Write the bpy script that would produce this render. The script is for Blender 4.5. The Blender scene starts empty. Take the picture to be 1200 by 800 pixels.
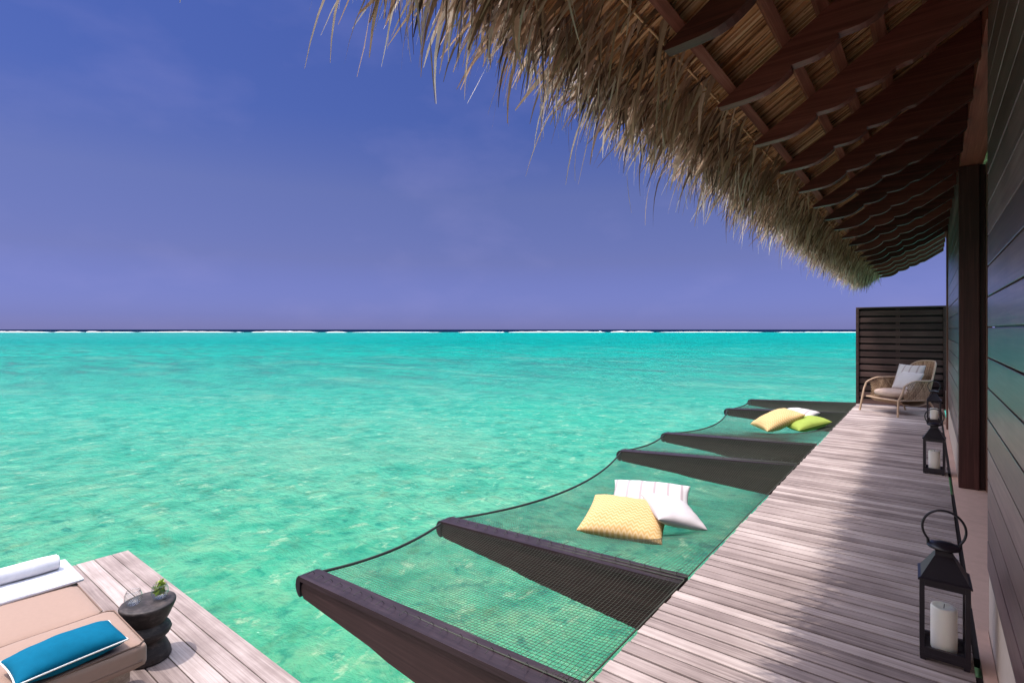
import bpy, bmesh, math, random
from mathutils import Vector, Matrix, noise
import numpy as np
random.seed(7)
R = math.radians
S = bpy.context.scene
COL = S.collection

# ------------------------------------------------------------------ camera
F, VX, HY, H = 620.0, 1088.0, 386.0, 1.4
YAW = math.atan((VX-600)/F); sA, cA = math.sin(YAW), math.cos(YAW)
cam = bpy.data.cameras.new('camera'); camo = bpy.data.objects.new('camera', cam); COL.objects.link(camo)
cam.sensor_width = 36; cam.lens = 36*F/1200
camo.location = (0, 0, H); camo.rotation_euler = (R(90), 0, YAW)
cam.shift_y = -(400-HY)/1200
cam.clip_start = .05; cam.clip_end = 60000
S.camera = camo
# ------------------------------------------------------------------ sun and sky
sun_dir = Vector((.24, .26, -1)).normalized()          # travel direction of the light
elev = math.asin(-sun_dir.z); az = math.atan2(-sun_dir.x, -sun_dir.y)
sl = bpy.data.lights.new('sun', 'SUN'); so = bpy.data.objects.new('sun', sl); COL.objects.link(so)
sl.energy = 3.1; sl.angle = R(.5); sl.color = (1, .955, .90)
so.rotation_euler = sun_dir.to_track_quat('-Z', 'Y').to_euler(); so.location = (0, 0, 20)
W = bpy.data.worlds.new('World'); S.world = W; W.use_nodes = True
wn, wl = W.node_tree.nodes, W.node_tree.links
wn.clear()
out = wn.new('ShaderNodeOutputWorld'); bg = wn.new('ShaderNodeBackground')
sky = wn.new('ShaderNodeTexSky'); sky.sky_type = 'NISHITA'; sky.sun_disc = False
sky.sun_elevation = elev; sky.sun_rotation = az; sky.air_density = 1.0; sky.dust_density = .3; sky.ozone_density = 2.5
tc = wn.new('ShaderNodeTexCoord'); sp = wn.new('ShaderNodeSeparateXYZ'); wl.new(tc.outputs['Generated'], sp.inputs[0])
SKYRAMP = [(0.0, (.245, .27, .80)), (.023, (.238, .255, .745)), (.124, (.37, .305, .57)), (.24, (.465, .385, .625)), (.36, (.36, .37, .70)), (.469, (.37, .39, .75)), (.53, (.42, .43, .80)), (.58, (.9, .9, 1.2)), (.68, (13.5, 9.6, 6.6)), (1.0, (13.5, 9.8, 6.8))]  # overhead stops raised well above the natural sky, added fill for the shade
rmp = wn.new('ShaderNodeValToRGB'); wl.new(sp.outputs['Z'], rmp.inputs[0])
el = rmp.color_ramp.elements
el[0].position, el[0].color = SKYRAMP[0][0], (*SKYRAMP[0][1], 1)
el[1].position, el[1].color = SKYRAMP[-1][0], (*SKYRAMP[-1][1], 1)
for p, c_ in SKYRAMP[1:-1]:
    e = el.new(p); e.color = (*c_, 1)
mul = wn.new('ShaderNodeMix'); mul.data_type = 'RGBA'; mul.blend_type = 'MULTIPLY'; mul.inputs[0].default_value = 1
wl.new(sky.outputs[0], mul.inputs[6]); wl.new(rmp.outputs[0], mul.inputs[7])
# pale glow added low on the sun's side (behind the camera) to fill shade
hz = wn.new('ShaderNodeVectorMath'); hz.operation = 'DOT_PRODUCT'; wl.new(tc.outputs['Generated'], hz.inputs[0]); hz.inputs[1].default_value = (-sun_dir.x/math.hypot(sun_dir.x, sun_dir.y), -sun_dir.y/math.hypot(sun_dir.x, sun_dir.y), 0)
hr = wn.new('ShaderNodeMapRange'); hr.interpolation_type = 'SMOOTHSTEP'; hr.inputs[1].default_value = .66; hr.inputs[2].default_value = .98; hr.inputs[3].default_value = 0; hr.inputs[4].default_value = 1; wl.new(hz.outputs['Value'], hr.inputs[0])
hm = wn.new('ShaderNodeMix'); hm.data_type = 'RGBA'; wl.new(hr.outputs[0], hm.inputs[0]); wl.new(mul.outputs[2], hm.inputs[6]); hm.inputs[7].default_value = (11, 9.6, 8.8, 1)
# very faint soft cloud
cn = wn.new('ShaderNodeTexNoise'); cn.inputs['Scale'].default_value = 5.0; cn.inputs['Detail'].default_value = 5; cn.inputs['Roughness'].default_value = .5
cmap = wn.new('ShaderNodeMapping'); cmap.inputs['Scale'].default_value = (1, 1, 2.2); wl.new(tc.outputs['Generated'], cmap.inputs[0]); wl.new(cmap.outputs[0], cn.inputs['Vector'])
cr = wn.new('ShaderNodeMapRange'); cr.inputs[1].default_value = .52; cr.inputs[2].default_value = .78; cr.inputs[3].default_value = 0; cr.inputs[4].default_value = .08
wl.new(cn.outputs[0], cr.inputs[0])
cmx = wn.new('ShaderNodeMix'); cmx.data_type = 'RGBA'; wl.new(cr.outputs[0], cmx.inputs[0]); wl.new(hm.outputs[2], cmx.inputs[6]); cmx.inputs[7].default_value = (4.2, 3.6, 6.5, 1)
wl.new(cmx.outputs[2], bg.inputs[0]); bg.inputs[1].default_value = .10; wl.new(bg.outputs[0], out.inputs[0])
S.view_settings.view_transform = 'Standard'; S.view_settings.look = 'None'; S.view_settings.gamma = 1; S.view_settings.exposure = .45
S.view_settings.use_curve_mapping = False
S.render.engine = 'CYCLES'
S.cycles.max_bounces = 8; S.cycles.transparent_max_bounces = 16

# ------------------------------------------------------------------ helpers
def at(px, py, z):
    d = F*(H-z)/(py-HY); u = (px-600)/F
    return Vector((d*(u*cA-sA), d*(cA+u*sA), z))

class MB:
    """collects faces for one mesh; every face keeps a tone value"""
    def __init__(s): s.v = []; s.f = []; s.t = []; s.sm = []
    def face(s, pts, tone=.5, smooth=False):
        n = len(s.v); s.v += [tuple(p) for p in pts]; s.f.append(tuple(range(n, n+len(pts)))); s.t.append(tone); s.sm.append(smooth)
    def grid(s, g, tone=.5, smooth=True, closeu=False, closev=False):
        n = len(s.v); a = len(g); b = len(g[0])
        for r in g: s.v += [tuple(p) for p in r]
        for i in range(a if closeu else a-1):
            for j in range(b if closev else b-1):
                i2, j2 = (i+1) % a, (j+1) % b
                s.f.append((n+i*b+j, n+i*b+j2, n+i2*b+j2, n+i2*b+j)); s.t.append(tone); s.sm.append(smooth)
    def box(s, lo, hi, tone=.5, M=None, bev=0):
        if bev > 0:
            bm = bmesh.new(); bmesh.ops.create_cube(bm, size=1)
            for v in bm.verts: v.co = Vector([(lo[i]+hi[i])/2 + v.co[i]*(hi[i]-lo[i]) for i in range(3)])
            bmesh.ops.bevel(bm, geom=bm.edges[:], offset=bev, segments=2, affect='EDGES', profile=.6)
            n = len(s.v); bm.verts.index_update()
            s.v += [tuple(M @ v.co if M else v.co) for v in bm.verts]
            for f_ in bm.faces: s.f.append(tuple(n+v.index for v in f_.verts)); s.t.append(tone); s.sm.append(False)
            bm.free(); return
        x0, y0, z0 = lo; x1, y1, z1 = hi
        P = [Vector(p) for p in ((x0,y0,z0),(x1,y0,z0),(x1,y1,z0),(x0,y1,z0),(x0,y0,z1),(x1,y0,z1),(x1,y1,z1),(x0,y1,z1))]
        if M: P = [M @ p for p in P]
        n = len(s.v); s.v += [tuple(p) for p in P]
        for q in ((0,3,2,1),(4,5,6,7),(0,1,5,4),(1,2,6,5),(2,3,7,6),(3,0,4,7)):
            s.f.append(tuple(n+i for i in q)); s.t.append(tone); s.sm.append(False)
    def prism(s, poly, fn, d0, d1, tone=.5):
        """poly: 2D outline (ccw); fn(a,b,d)->point; extruded from d0 to d1"""
        n = len(s.v); m = len(poly)
        s.v += [tuple(fn(a, b, d0)) for a, b in poly]; s.v += [tuple(fn(a, b, d1)) for a, b in poly]
        s.f.append(tuple(range(n+m-1, n-1, -1))); s.f.append(tuple(range(n+m, n+2*m)))
        for i in range(m):
            j = (i+1) % m; s.f.append((n+i, n+j, n+m+j, n+m+i))
        s.t += [tone]*(m+2); s.sm += [False]*(m+2)
    def tube(s, pts, r, n=6, tone=.5, closed=False, r1=None):
        pts = [Vector(p) for p in pts]; m = len(pts); g = []
        prev = None
        for i, p in enumerate(pts):
            if closed: t = (pts[(i+1) % m]-pts[i-1])
            else: t = pts[min(i+1, m-1)]-pts[max(i-1, 0)]
            if t.length < 1e-9: t = Vector((0,0,1))
            t.normalize()
            if prev is None:
                up = Vector((0,0,1)) if abs(t.z) < .9 else Vector((1,0,0))
                a = t.cross(up).normalized()
            else:
                a = (prev - t*prev.dot(t))
                a = a.normalized() if a.length > 1e-6 else t.cross(Vector((0,0,1))).normalized()
            prev = a; b = t.cross(a)
            rr = r if r1 is None else r+(r1-r)*i/(m-1)
            g.append([p+(a*math.cos(2*math.pi*k/n)+b*math.sin(2*math.pi*k/n))*rr for k in range(n)])
        s.grid(g, tone, True, closeu=closed, closev=True)
        if not closed and n > 3:
            s.face(list(reversed(g[0])), tone); s.face(g[-1], tone)
    def lathe(s, prof, o=(0,0,0), n=32, tone=.5, wob=None):
        g = []
        for (r, z) in prof:
            row = []
            for k in range(n):
                th = 2*math.pi*k/n; rr = r*(1+(wob(th, z) if wob else 0))
                row.append((o[0]+rr*math.cos(th), o[1]+rr*math.sin(th), o[2]+z))
            g.append(row)
        s.grid(g, tone, True, closev=True)
        return g
    def build(s, name, mat, parent=None, loc=(0,0,0), kind=None, label=None, cat=None, group=None, merge=False):
        me = bpy.data.meshes.new(name); me.from_pydata(s.v, [], s.f)
        a = me.attributes.new('tone', 'FLOAT', 'FACE'); a.data.foreach_set('value', s.t)
        me.polygons.foreach_set('use_smooth', s.sm); me.update()
        if merge:
            bm = bmesh.new(); bm.from_mesh(me); bmesh.ops.remove_doubles(bm, verts=bm.verts, dist=1e-5); bmesh.ops.recalc_face_normals(bm, faces=bm.faces); bm.to_mesh(me); bm.free()
        me.materials.append(mat)
        o = bpy.data.objects.new(name, me); COL.objects.link(o); o.parent = parent; o.location = loc
        tag(o, label, cat, group, kind); return o

def tag(o, label=None, cat=None, group=None, kind=None):
    if label: o['label'] = label
    if cat: o['category'] = cat
    if group: o['group'] = group
    if kind: o['kind'] = kind
    return o
def empty(name, loc, label, cat, group=None, rz=0):
    o = bpy.data.objects.new(name, None); COL.objects.link(o); o.location = loc; o.rotation_euler = (0, 0, rz)
    o.empty_display_size = .1
    return tag(o, label, cat, group)
def copy_tree(o, parent=None):
    c = o.copy(); COL.objects.link(c); c.parent = parent
    for ch in [x for x in bpy.data.objects if x.parent == o]: copy_tree(ch, c)
    return c

# ------------------------------------------------------------------ materials
class NT:
    def __init__(s, name):
        s.m = bpy.data.materials.new(name); s.m.use_nodes = True; s.t = s.m.node_tree; s.n = s.t.nodes; s.l = s.t.links
        s.b = s.n['Principled BSDF']
        s.tc = s.n.new('ShaderNodeTexCoord')
    def set(s, **k):
        for a, v in k.items():
            s.b.inputs[a.replace('_', ' ')].default_value = v
        return s
    def map(s, scale=(1,1,1), rot=(0,0,0), src=None, loc=(0,0,0)):
        m = s.n.new('ShaderNodeMapping'); m.inputs['Scale'].default_value = scale; m.inputs['Rotation'].default_value = rot; m.inputs['Location'].default_value = loc
        s.l.new(src or s.tc.outputs['Object'], m.inputs[0]); return m.outputs[0]
    def noise(s, vec, scale, detail=4, rough=.55, dist=0):
        n = s.n.new('ShaderNodeTexNoise'); n.inputs['Scale'].default_value = scale; n.inputs['Detail'].default_value = detail
        n.inputs['Roughness'].default_value = rough; n.inputs['Distortion'].default_value = dist
        s.l.new(vec, n.inputs['Vector']); return n.outputs[0]
    def ramp(s, fac, stops):
        r = s.n.new('ShaderNodeValToRGB'); e = r.color_ramp.elements
        e[0].position, e[0].color = stops[0][0], (*stops[0][1], 1); e[1].position, e[1].color = stops[-1][0], (*stops[-1][1], 1)
        for p, c in stops[1:-1]: q = e.new(p); q.color = (*c, 1)
        s.l.new(fac, r.inputs[0]); return r.outputs[0]
    def rng(s, v, a, b, c=0., d=1.):
        r = s.n.new('ShaderNodeMapRange'); r.inputs[1].default_value = a; r.inputs[2].default_value = b; r.inputs[3].default_value = c; r.inputs[4].default_value = d
        s.l.new(v, r.inputs[0]); return r.outputs[0]
    def mix(s, fac, a, b, mode='MIX'):
        m = s.n.new('ShaderNodeMix'); m.data_type = 'RGBA'; m.blend_type = mode
        for i, v in ((0, fac), (6, a), (7, b)):
            if isinstance(v, (int, float)): m.inputs[i].default_value = v
            elif isinstance(v, tuple): m.inputs[i].default_value = (*v, 1) if len(v) == 3 else v
            else: s.l.new(v, m.inputs[i])
        return m.outputs[2]
    def math(s, op, a, b=None, c=None):
        m = s.n.new('ShaderNodeMath'); m.operation = op
        for i, v in enumerate((a, b, c)):
            if v is None: continue
            if isinstance(v, (int, float)): m.inputs[i].default_value = v
            else: s.l.new(v, m.inputs[i])
        return m.outputs[0]
    def attr(s, name='tone'):
        a = s.n.new('ShaderNodeAttribute'); a.attribute_name = name; return a.outputs['Fac']
    def xyz(s, vec=None):
        q = s.n.new('ShaderNodeSeparateXYZ'); s.l.new(vec or s.tc.outputs['Object'], q.inputs[0]); return q.outputs
    def col(s, v): s.l.new(v, s.b.inputs['Base Color']); return s
    def rough(s, v): s.l.new(v, s.b.inputs['Roughness']); return s
    def bump(s, h, strength=.3, dist=.01, prev=None):
        b = s.n.new('ShaderNodeBump'); b.inputs['Strength'].default_value = strength; b.inputs['Distance'].default_value = dist
        s.l.new(h, b.inputs['Height'])
        if prev is not None: s.l.new(prev, b.inputs['Normal'])
        s.l.new(b.outputs[0], s.b.inputs['Normal']); return b.outputs[0]

def wood_mat(name, dark, mid, light, axis='X', gk=.62, scale=1., rough=.7, bump=.25, spec=.3, stain=.35, tonek=1.0, coat=0):
    m = NT(name)
    sc = {'X': (1.1, 46, 46), 'Y': (46, 1.1, 46), 'Z': (46, 46, 1.1)}[axis]
    tone = m.attr()
    off = m.n.new('ShaderNodeVectorMath'); off.operation = 'ADD'
    cmb = m.n.new('ShaderNodeCombineXYZ'); k = m.math('MULTIPLY', tone, 37.0)
    for i in range(3): m.l.new(k, cmb.inputs[i])
    m.l.new(m.tc.outputs['Object'], off.inputs[0]); m.l.new(cmb.outputs[0], off.inputs[1])
    v = m.map(tuple(q*scale for q in sc), src=off.outputs[0])
    g = m.noise(v, 1.0, 7, .62, .6)
    g2 = m.noise(m.map(tuple(q*scale*3.2 for q in sc), src=off.outputs[0]), 1., 3, .6)
    blot = m.noise(m.map((1,1,1)), 2.2, 5, .6)
    fac = m.math('ADD', m.math('MULTIPLY', g, gk), m.math('MULTIPLY', g2, .25))
    fac = m.math('ADD', fac, (.62-gk)*.5)
    fac = m.math('ADD', fac, m.math('MULTIPLY', m.math('SUBTRACT', tone, .5), .34*tonek))
    fac = m.math('ADD', fac, m.math('MULTIPLY', m.math('SUBTRACT', blot, .5), stain))
    c = m.ramp(fac, [(.22, dark), (.45, mid), (.66, light)])
    m.col(c); m.set(Roughness=rough, Specular_IOR_Level=spec)
    if coat: m.set(Coat_Weight=coat, Coat_Roughness=.18)
    m.bump(g, bump, .004)
    return m.m

def plain(name, colr, rough=.6, var=.15, nscale=20, bump=.1, bdist=.003, spec=.4, metal=0, sheen=0):
    m = NT(name)
    n = m.noise(m.map(), nscale, 5, .6)
    big = m.noise(m.map(), nscale*.12, 3, .5)
    f = m.math('ADD', m.math('MULTIPLY', n, .5), m.math('MULTIPLY', big, .5))
    c = m.ramp(f, [(.3, tuple(x*(1-var) for x in colr)), (.7, tuple(min(1, x*(1+var)) for x in colr))])
    m.col(c).set(Roughness=rough, Specular_IOR_Level=spec, Metallic=metal)
    if sheen: m.set(Sheen_Weight=sheen)
    if bump: m.bump(n, bump, bdist)
    return m.m

M = {}
M['deck'] = wood_mat('weathered_boardwalk', (.11,.076,.070), (.33,.26,.24), (.57,.475,.44), 'X', gk=.42, rough=.75, stain=.35, tonek=.6)
M['sundeck'] = wood_mat('weathered_sundeck', (.115,.08,.072), (.25,.19,.17), (.40,.325,.295), 'X', rough=.75, stain=.5)
M['beam'] = wood_mat('stained_beam', (.016,.007,.0065), (.036,.018,.017), (.075,.042,.039), 'X', rough=.5, stain=.25)
M['beamtop'] = wood_mat('stained_beam_cap', (.013,.007,.008), (.026,.015,.017), (.05,.031,.036), 'X', rough=.42, stain=.25)
M['rafter'] = wood_mat('rafter_wood', (.045,.0125,.009), (.115,.031,.022), (.21,.064,.047), 'X', rough=.42, stain=.2)
M['edge'] = wood_mat('rafter_edge_bounce', (.18,.06,.045), (.42,.17,.135), (.58,.28,.235), 'X', rough=.5)  # paler rafter wood, light reflected from below put into the colour
M['batten'] = wood_mat('batten_wood', (.10,.03,.018), (.24,.085,.055), (.42,.20,.14), 'Y', rough=.55)
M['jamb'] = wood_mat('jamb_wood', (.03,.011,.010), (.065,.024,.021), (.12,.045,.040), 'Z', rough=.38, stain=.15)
M['trim'] = wood_mat('trim_wood', (.07,.03,.022), (.15,.068,.05), (.24,.12,.09), 'Z', rough=.42, stain=.15)
M['header'] = wood_mat('header_wood', (.14,.03,.02), (.28,.075,.05), (.42,.14,.10), 'Y', rough=.45, stain=.15)
M['clad'] = wood_mat('cladding_wood', (.065,.032,.030), (.155,.082,.080), (.28,.17,.165), 'Y', rough=.32, bump=.30, spec=.5, stain=.4, coat=.15)
M['screen'] = wood_mat('screen_wood', (.022,.011,.010), (.055,.029,.026), (.11,.063,.056), 'X', rough=.5)
M['screendark'] = wood_mat('screen_back_wood', (.010,.006,.006), (.022,.013,.012), (.045,.028,.026), 'X', rough=.6)
M['bedwood'] = wood_mat('bed_wood', (.16,.12,.10), (.34,.27,.22), (.52,.43,.36), 'X', rough=.7)
M['sill'] = plain('sill_render', (.60,.39,.31), .85, .12, 14, .15)
M['plinth'] = plain('plinth_render', (.62,.50,.40), .85, .08, 14, .12)
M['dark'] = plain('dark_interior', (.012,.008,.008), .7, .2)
M['rope'] = plain('black_rope', (.015,.02,.018), .8, .3, 200)
M['net'] = plain('net_cord', (.05,.055,.042), .85, .2, 80, 0)
M['lantern'] = plain('lantern_metal', (.012,.008,.012), .38, .3, 60, .05, .001, .5)
M['pile'] = plain('pile_concrete', (.25,.25,.22), .9, .2, 6)
M['tan'] = plain('tan_canvas', (.285,.182,.135), .85, .05, 300, .2, .001, .2, sheen=.2)
M['tanpipe'] = plain('tan_piping', (.18,.11,.08), .85, .05, 200)
M['piping'] = plain('cream_piping', (.75,.72,.66), .8, .05, 100)
M['teal'] = plain('teal_canvas', (.0,.10,.175), .85, .10, 300, .3, .001, .1)
M['lime'] = plain('lime_canvas', (.26,.33,.06), .8, .08, 200, .25, .001, .2)
M['whitefab'] = plain('white_linen', (.50,.455,.455), .85, .05, 150, .3, .002, .2)
M['cushion'] = plain('taupe_cushion', (.40,.29,.24), .85, .05, 200, .2, .001, .2)
M['rattan'] = wood_mat('rattan_strand', (.13,.07,.04), (.36,.23,.135), (.58,.41,.26), 'Z', rough=.55, stain=.2)
M['rattan2'] = plain('rattan_frame', (.40,.27,.18), .5, .12, 30)

def towel():
    m = NT('white_terry'); n = m.noise(m.map(), 220, 3, .6); n2 = m.noise(m.map(), 9, 4, .6)
    m.col(m.ramp(n2, [(.3, (.56,.54,.56)), (.7, (.66,.64,.66))])).set(Roughness=.95, Specular_IOR_Level=.1, Sheen_Weight=.4)
    b = m.bump(n, .6, .004); m.bump(n2, .4, .02, b); return m.m
M['towel'] = towel()
def candle():
    m = NT('candle_wax'); m.set(Base_Color=(.93,.88,.78,1), Roughness=.5, Subsurface_Weight=.35, Subsurface_Scale=.02)
    m.b.inputs['Subsurface Radius'].default_value = (1, .8, .6); m.bump(m.noise(m.map(), 40, 3), .1, .002); return m.m
M['wax'] = candle()
def glass(name, ior=1.45, col=(1,1,1)):
    m = NT(name); m.set(Base_Color=(*col,1), Roughness=.0, IOR=ior, Transmission_Weight=1.0); return m.m
M['glass'] = None
def pane():
    m = bpy.data.materials.new('lantern_pane_glass'); m.use_nodes = True; n = m.node_tree.nodes; l = m.node_tree.links; n.clear()
    o = n.new('ShaderNodeOutputMaterial'); mx = n.new('ShaderNodeMixShader'); fr = n.new('ShaderNodeFresnel'); t = n.new('ShaderNodeBsdfTransparent'); g = n.new('ShaderNodeBsdfGlossy')
    fr.inputs[0].default_value = 1.5; t.inputs[0].default_value = (.97,.97,.97,1); g.inputs['Roughness'].default_value = .03
    gm = n.new('ShaderNodeNewGeometry'); mr = n.new('ShaderNodeMapRange'); mr.inputs[3].default_value = 1.5; mr.inputs[4].default_value = 1/1.5; l.new(gm.outputs['Backfacing'], mr.inputs[0]); l.new(mr.outputs[0], fr.inputs[0])
    l.new(fr.outputs[0], mx.inputs[0]); l.new(t.outputs[0], mx.inputs[1]); l.new(g.outputs[0], mx.inputs[2]); l.new(mx.outputs[0], o.inputs[0]); return m
M['pane'] = pane()
M['glass'] = M['pane'].copy(); M['glass'].name = 'thin_clear_glass'; M['glass'].node_tree.nodes['Fresnel'].inputs[0].default_value = 1.5
M['glass'].node_tree.nodes['Transparent BSDF'].inputs[0].default_value = (.97, .98, .98, 1)
def stool_mat():
    m = NT('carved_dark_wood'); v = m.map((1,1,1)); g = m.noise(m.map((14,14,50)), 1., 6, .65, .5); b = m.noise(v, 22, 5, .65)
    f = m.math('ADD', m.math('MULTIPLY', g, .5), m.math('MULTIPLY', b, .5))
    m.col(m.ramp(f, [(.3, (.010,.007,.006)), (.5, (.03,.022,.020)), (.68, (.085,.065,.058))])).set(Roughness=.6, Specular_IOR_Level=.35); m.bump(f, .5, .008); return m.m
M['stool'] = stool_mat()
def leafm():
    m = NT('mint_leaf'); t = m.attr()
    m.col(m.ramp(t, [(0., (.06,.14,.015)), (.5, (.22,.34,.03)), (1., (.50,.55,.08))])).set(Roughness=.45); return m.m
M['leaf'] = leafm()
def chevron():
    m = NT('yellow_chevron'); x = m.xyz()
    tri = m.math('PINGPONG', x[0], .021)
    v = m.math('ADD', m.math('MULTIPLY', tri, 1.15), x[1])
    w = m.math('FRACT', m.math('MULTIPLY', v, 1/.034))
    f = m.math('COMPARE', w, .5, .22)
    n = m.noise(m.map(), 120, 3)
    c = m.mix(f, (.46,.29,.11), (.57,.41,.22)); c = m.mix(m.rng(n, .3, .7, 0, .25), c, (.54,.34,.13))
    m.col(c).set(Roughness=.85, Specular_IOR_Level=.2); m.bump(n, .3, .002); return m.m
M['chevron'] = chevron()
def striped():
    m = NT('white_stripe'); x = m.xyz()
    w = m.math('FRACT', m.math('MULTIPLY', m.math('ADD', x[0], .02), 1/.115))
    f = m.rng(m.math('ABSOLUTE', m.math('SUBTRACT', w, .5)), .06, .14, 1, 0)
    f2 = m.math('MULTIPLY', f, m.rng(m.math('FRACT', m.math('MULTIPLY', x[0], 180)), 0, 1, .4, 1))
    c = m.mix(f2, (.52,.48,.47), (.28,.21,.21)); m.col(c).set(Roughness=.85, Specular_IOR_Level=.2); m.bump(m.noise(m.map(), 120, 3), .3, .002); return m.m
M['stripe'] = striped()

def thatch_mat(name, cols, transl=.35):
    m = NT(name); t = m.attr()
    n = m.noise(m.map((1,1,1)), 55, 4, .6); n2 = m.noise(m.map(), 5, 3)
    f = m.math('ADD', m.math('MULTIPLY', t, .75), m.math('MULTIPLY', n, .28)); f = m.math('ADD', f, m.math('MULTIPLY', m.math('SUBTRACT', n2, .5), .3))
    c = m.ramp(f, cols)
    m.col(c).set(Roughness=.6, Specular_IOR_Level=.3)
    tr = m.n.new('ShaderNodeBsdfTranslucent'); mx = m.n.new('ShaderNodeMixShader'); mx.inputs[0].default_value = transl
    m.l.new(c, tr.inputs[0]); o = m.n['Material Output']; m.l.new(m.b.outputs[0], mx.inputs[1]); m.l.new(tr.outputs[0], mx.inputs[2]); m.l.new(mx.outputs[0], o.inputs[0])
    return m.m
M['thatch'] = thatch_mat('dry_palm_thatch', [(.08, (.06,.032,.02)), (.35, (.26,.155,.095)), (.65, (.50,.33,.215)), (.95, (.70,.53,.39))])
M['straw'] = thatch_mat('weathered_straw_tips', [(.08, (.05,.03,.022)), (.35, (.20,.135,.098)), (.6, (.50,.385,.29)), (.9, (.84,.72,.60))])
M['thatchin'] = thatch_mat('golden_palm_lining', [(.1, (.20,.08,.03)), (.45, (.66,.34,.145)), (.95, (.88,.60,.34))], .1)

def water():
    m = NT('lagoon_water'); P = m.tc.outputs['Object']
    # distance along the view axis (the reef runs straight across it)
    dp = m.n.new('ShaderNodeVectorMath'); dp.operation = 'DOT_PRODUCT'; m.l.new(P, dp.inputs[0]); dp.inputs[1].default_value = (-sA, cA, 0)
    d = dp.outputs['Value']
    along = m.n.new('ShaderNodeVectorMath'); along.operation = 'DOT_PRODUCT'; m.l.new(P, along.inputs[0]); along.inputs[1].default_value = (cA, sA, 0)
    rot = m.map((1,1,1), (0,0,-YAW))
    st = m.map((.6,1.1,1), (0,0,-YAW+.2))
    warp = m.n.new('ShaderNodeTexNoise'); warp.inputs['Scale'].default_value = .55; warp.inputs['Detail'].default_value = 3; m.l.new(P, warp.inputs['Vector'])
    wv = m.n.new('ShaderNodeVectorMath'); wv.operation = 'MULTIPLY_ADD'; m.l.new(warp.outputs['Color'], wv.inputs[0]); wv.inputs[1].default_value = (1.6,1.6,0); m.l.new(st, wv.inputs[2])
    n1 = m.noise(wv.outputs[0], .8, 8, .66, .8)          # bottom mottling, metre size
    n2 = m.noise(m.map((.7,1.4,1), (0,0,-YAW)), .085, 6, .62, .4)    # large drifts of sand and weed
    n4 = m.noise(m.map((.25,1.,1), (0,0,-YAW)), .016, 5, .6)
    P2 = m.map((1.1,1.0,1), (0,0,-YAW+.1)); wv2 = m.n.new('ShaderNodeVectorMath'); wv2.operation = 'MULTIPLY_ADD'
    m.l.new(warp.outputs['Color'], wv2.inputs[0]); wv2.inputs[1].default_value = (.7,.7,0); m.l.new(P2, wv2.inputs[2])
    n3 = m.noise(wv2.outputs[0], 3.2, 5, .6, .2)
    n1 = m.noise(wv2.outputs[0], 1.15, 9, .66, .25)
    n5 = m.noise(m.map((1.1,1.1,1), (0,0,-YAW-.3), loc=(31,7,0)), .95, 7, .66, .3)
    n6 = m.noise(m.map((1.1,1.1,1), (0,0,-YAW+.4), loc=(-11,17,0)), 1.5, 6, .62, .5)
    n7 = m.noise(m.map((.35,1.1,1), (0,0,-YAW), loc=(3,9,0)), .42, 8, .72, .3)
    n8 = m.noise(m.map((.7,1.2,1), (0,0,-YAW+.2), loc=(50,-20,0)), .16, 4, .55, .4)
    n9 = m.noise(m.map((1.5,1.0,1), (0,0,-YAW+.5), loc=(5,70,0)), 2.1, 7, .7, .2)
    base = m.ramp(n1, [(.28, (.05,.42,.34)), (.42, (.10,.59,.46)), (.51, (.16,.70,.55)), (.62, (.23,.76,.59)), (.76, (.38,.80,.63))])
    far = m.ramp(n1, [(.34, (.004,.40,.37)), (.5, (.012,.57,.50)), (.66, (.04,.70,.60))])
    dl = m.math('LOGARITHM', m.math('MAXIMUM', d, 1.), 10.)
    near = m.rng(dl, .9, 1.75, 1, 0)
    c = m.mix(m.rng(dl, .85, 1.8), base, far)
    c = m.mix(m.rng(n5, .52, .68, 0, .5), c, (.03,.54,.44))                      # clear teal pools
    c = m.mix(m.math('MULTIPLY', m.rng(n5, .47, .34, 0, .60), m.rng(dl, .9, 2.1, 1, .35)), c, (.33,.70,.54))   # pale sand
    c = m.mix(m.math('MULTIPLY', m.rng(n6, .56, .68, 0, .55), near), c, (.15,.36,.24))                        # olive weed
    c = m.mix(m.math('MULTIPLY', m.rng(n6, .43, .33, 0, .4), near), c, (.42,.80,.62))
    c = m.mix(m.math('MULTIPLY', m.rng(n3, .56, .66, 0, .6), near), c, (.0,.30,.30))
    c = m.mix(m.math('MULTIPLY', m.rng(n3, .40, .30, 0, .35), near), c, (.48,.86,.66))
    c = m.mix(m.rng(n2, .52, .66, 0, .35), c, (.04,.46,.38))
    c = m.mix(m.rng(n8, .52, .64, 0, .35), c, (.03,.66,.50))
    c = m.mix(m.rng(n8, .46, .34, 0, .30), c, (.36,.72,.58))
    c = m.mix(m.math('MULTIPLY', m.rng(n9, .57, .68, 0, .75), m.rng(dl, 1.1, 2.2, 1, .25)), c, (.60,.98,.82))  # sparkle on the ripples, painted as pale streaks in the colour
    c = m.mix(m.math('MULTIPLY', m.rng(n9, .43, .33, 0, .6), m.rng(dl, 1.1, 2.2, 1, .3)), c, (.02,.33,.30))
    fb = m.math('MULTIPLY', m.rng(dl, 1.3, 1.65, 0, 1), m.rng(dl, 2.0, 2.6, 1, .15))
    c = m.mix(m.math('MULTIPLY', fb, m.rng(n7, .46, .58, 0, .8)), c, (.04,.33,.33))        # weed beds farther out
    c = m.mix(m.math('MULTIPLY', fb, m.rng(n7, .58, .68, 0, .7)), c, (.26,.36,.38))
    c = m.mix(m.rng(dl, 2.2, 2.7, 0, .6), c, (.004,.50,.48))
    left = m.math('MULTIPLY', m.rng(along.outputs['Value'], -10, -220, 0, .5), m.rng(dl, 1.3, 2.0))
    c = m.mix(left, c, (.36,.50,.50))
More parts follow.
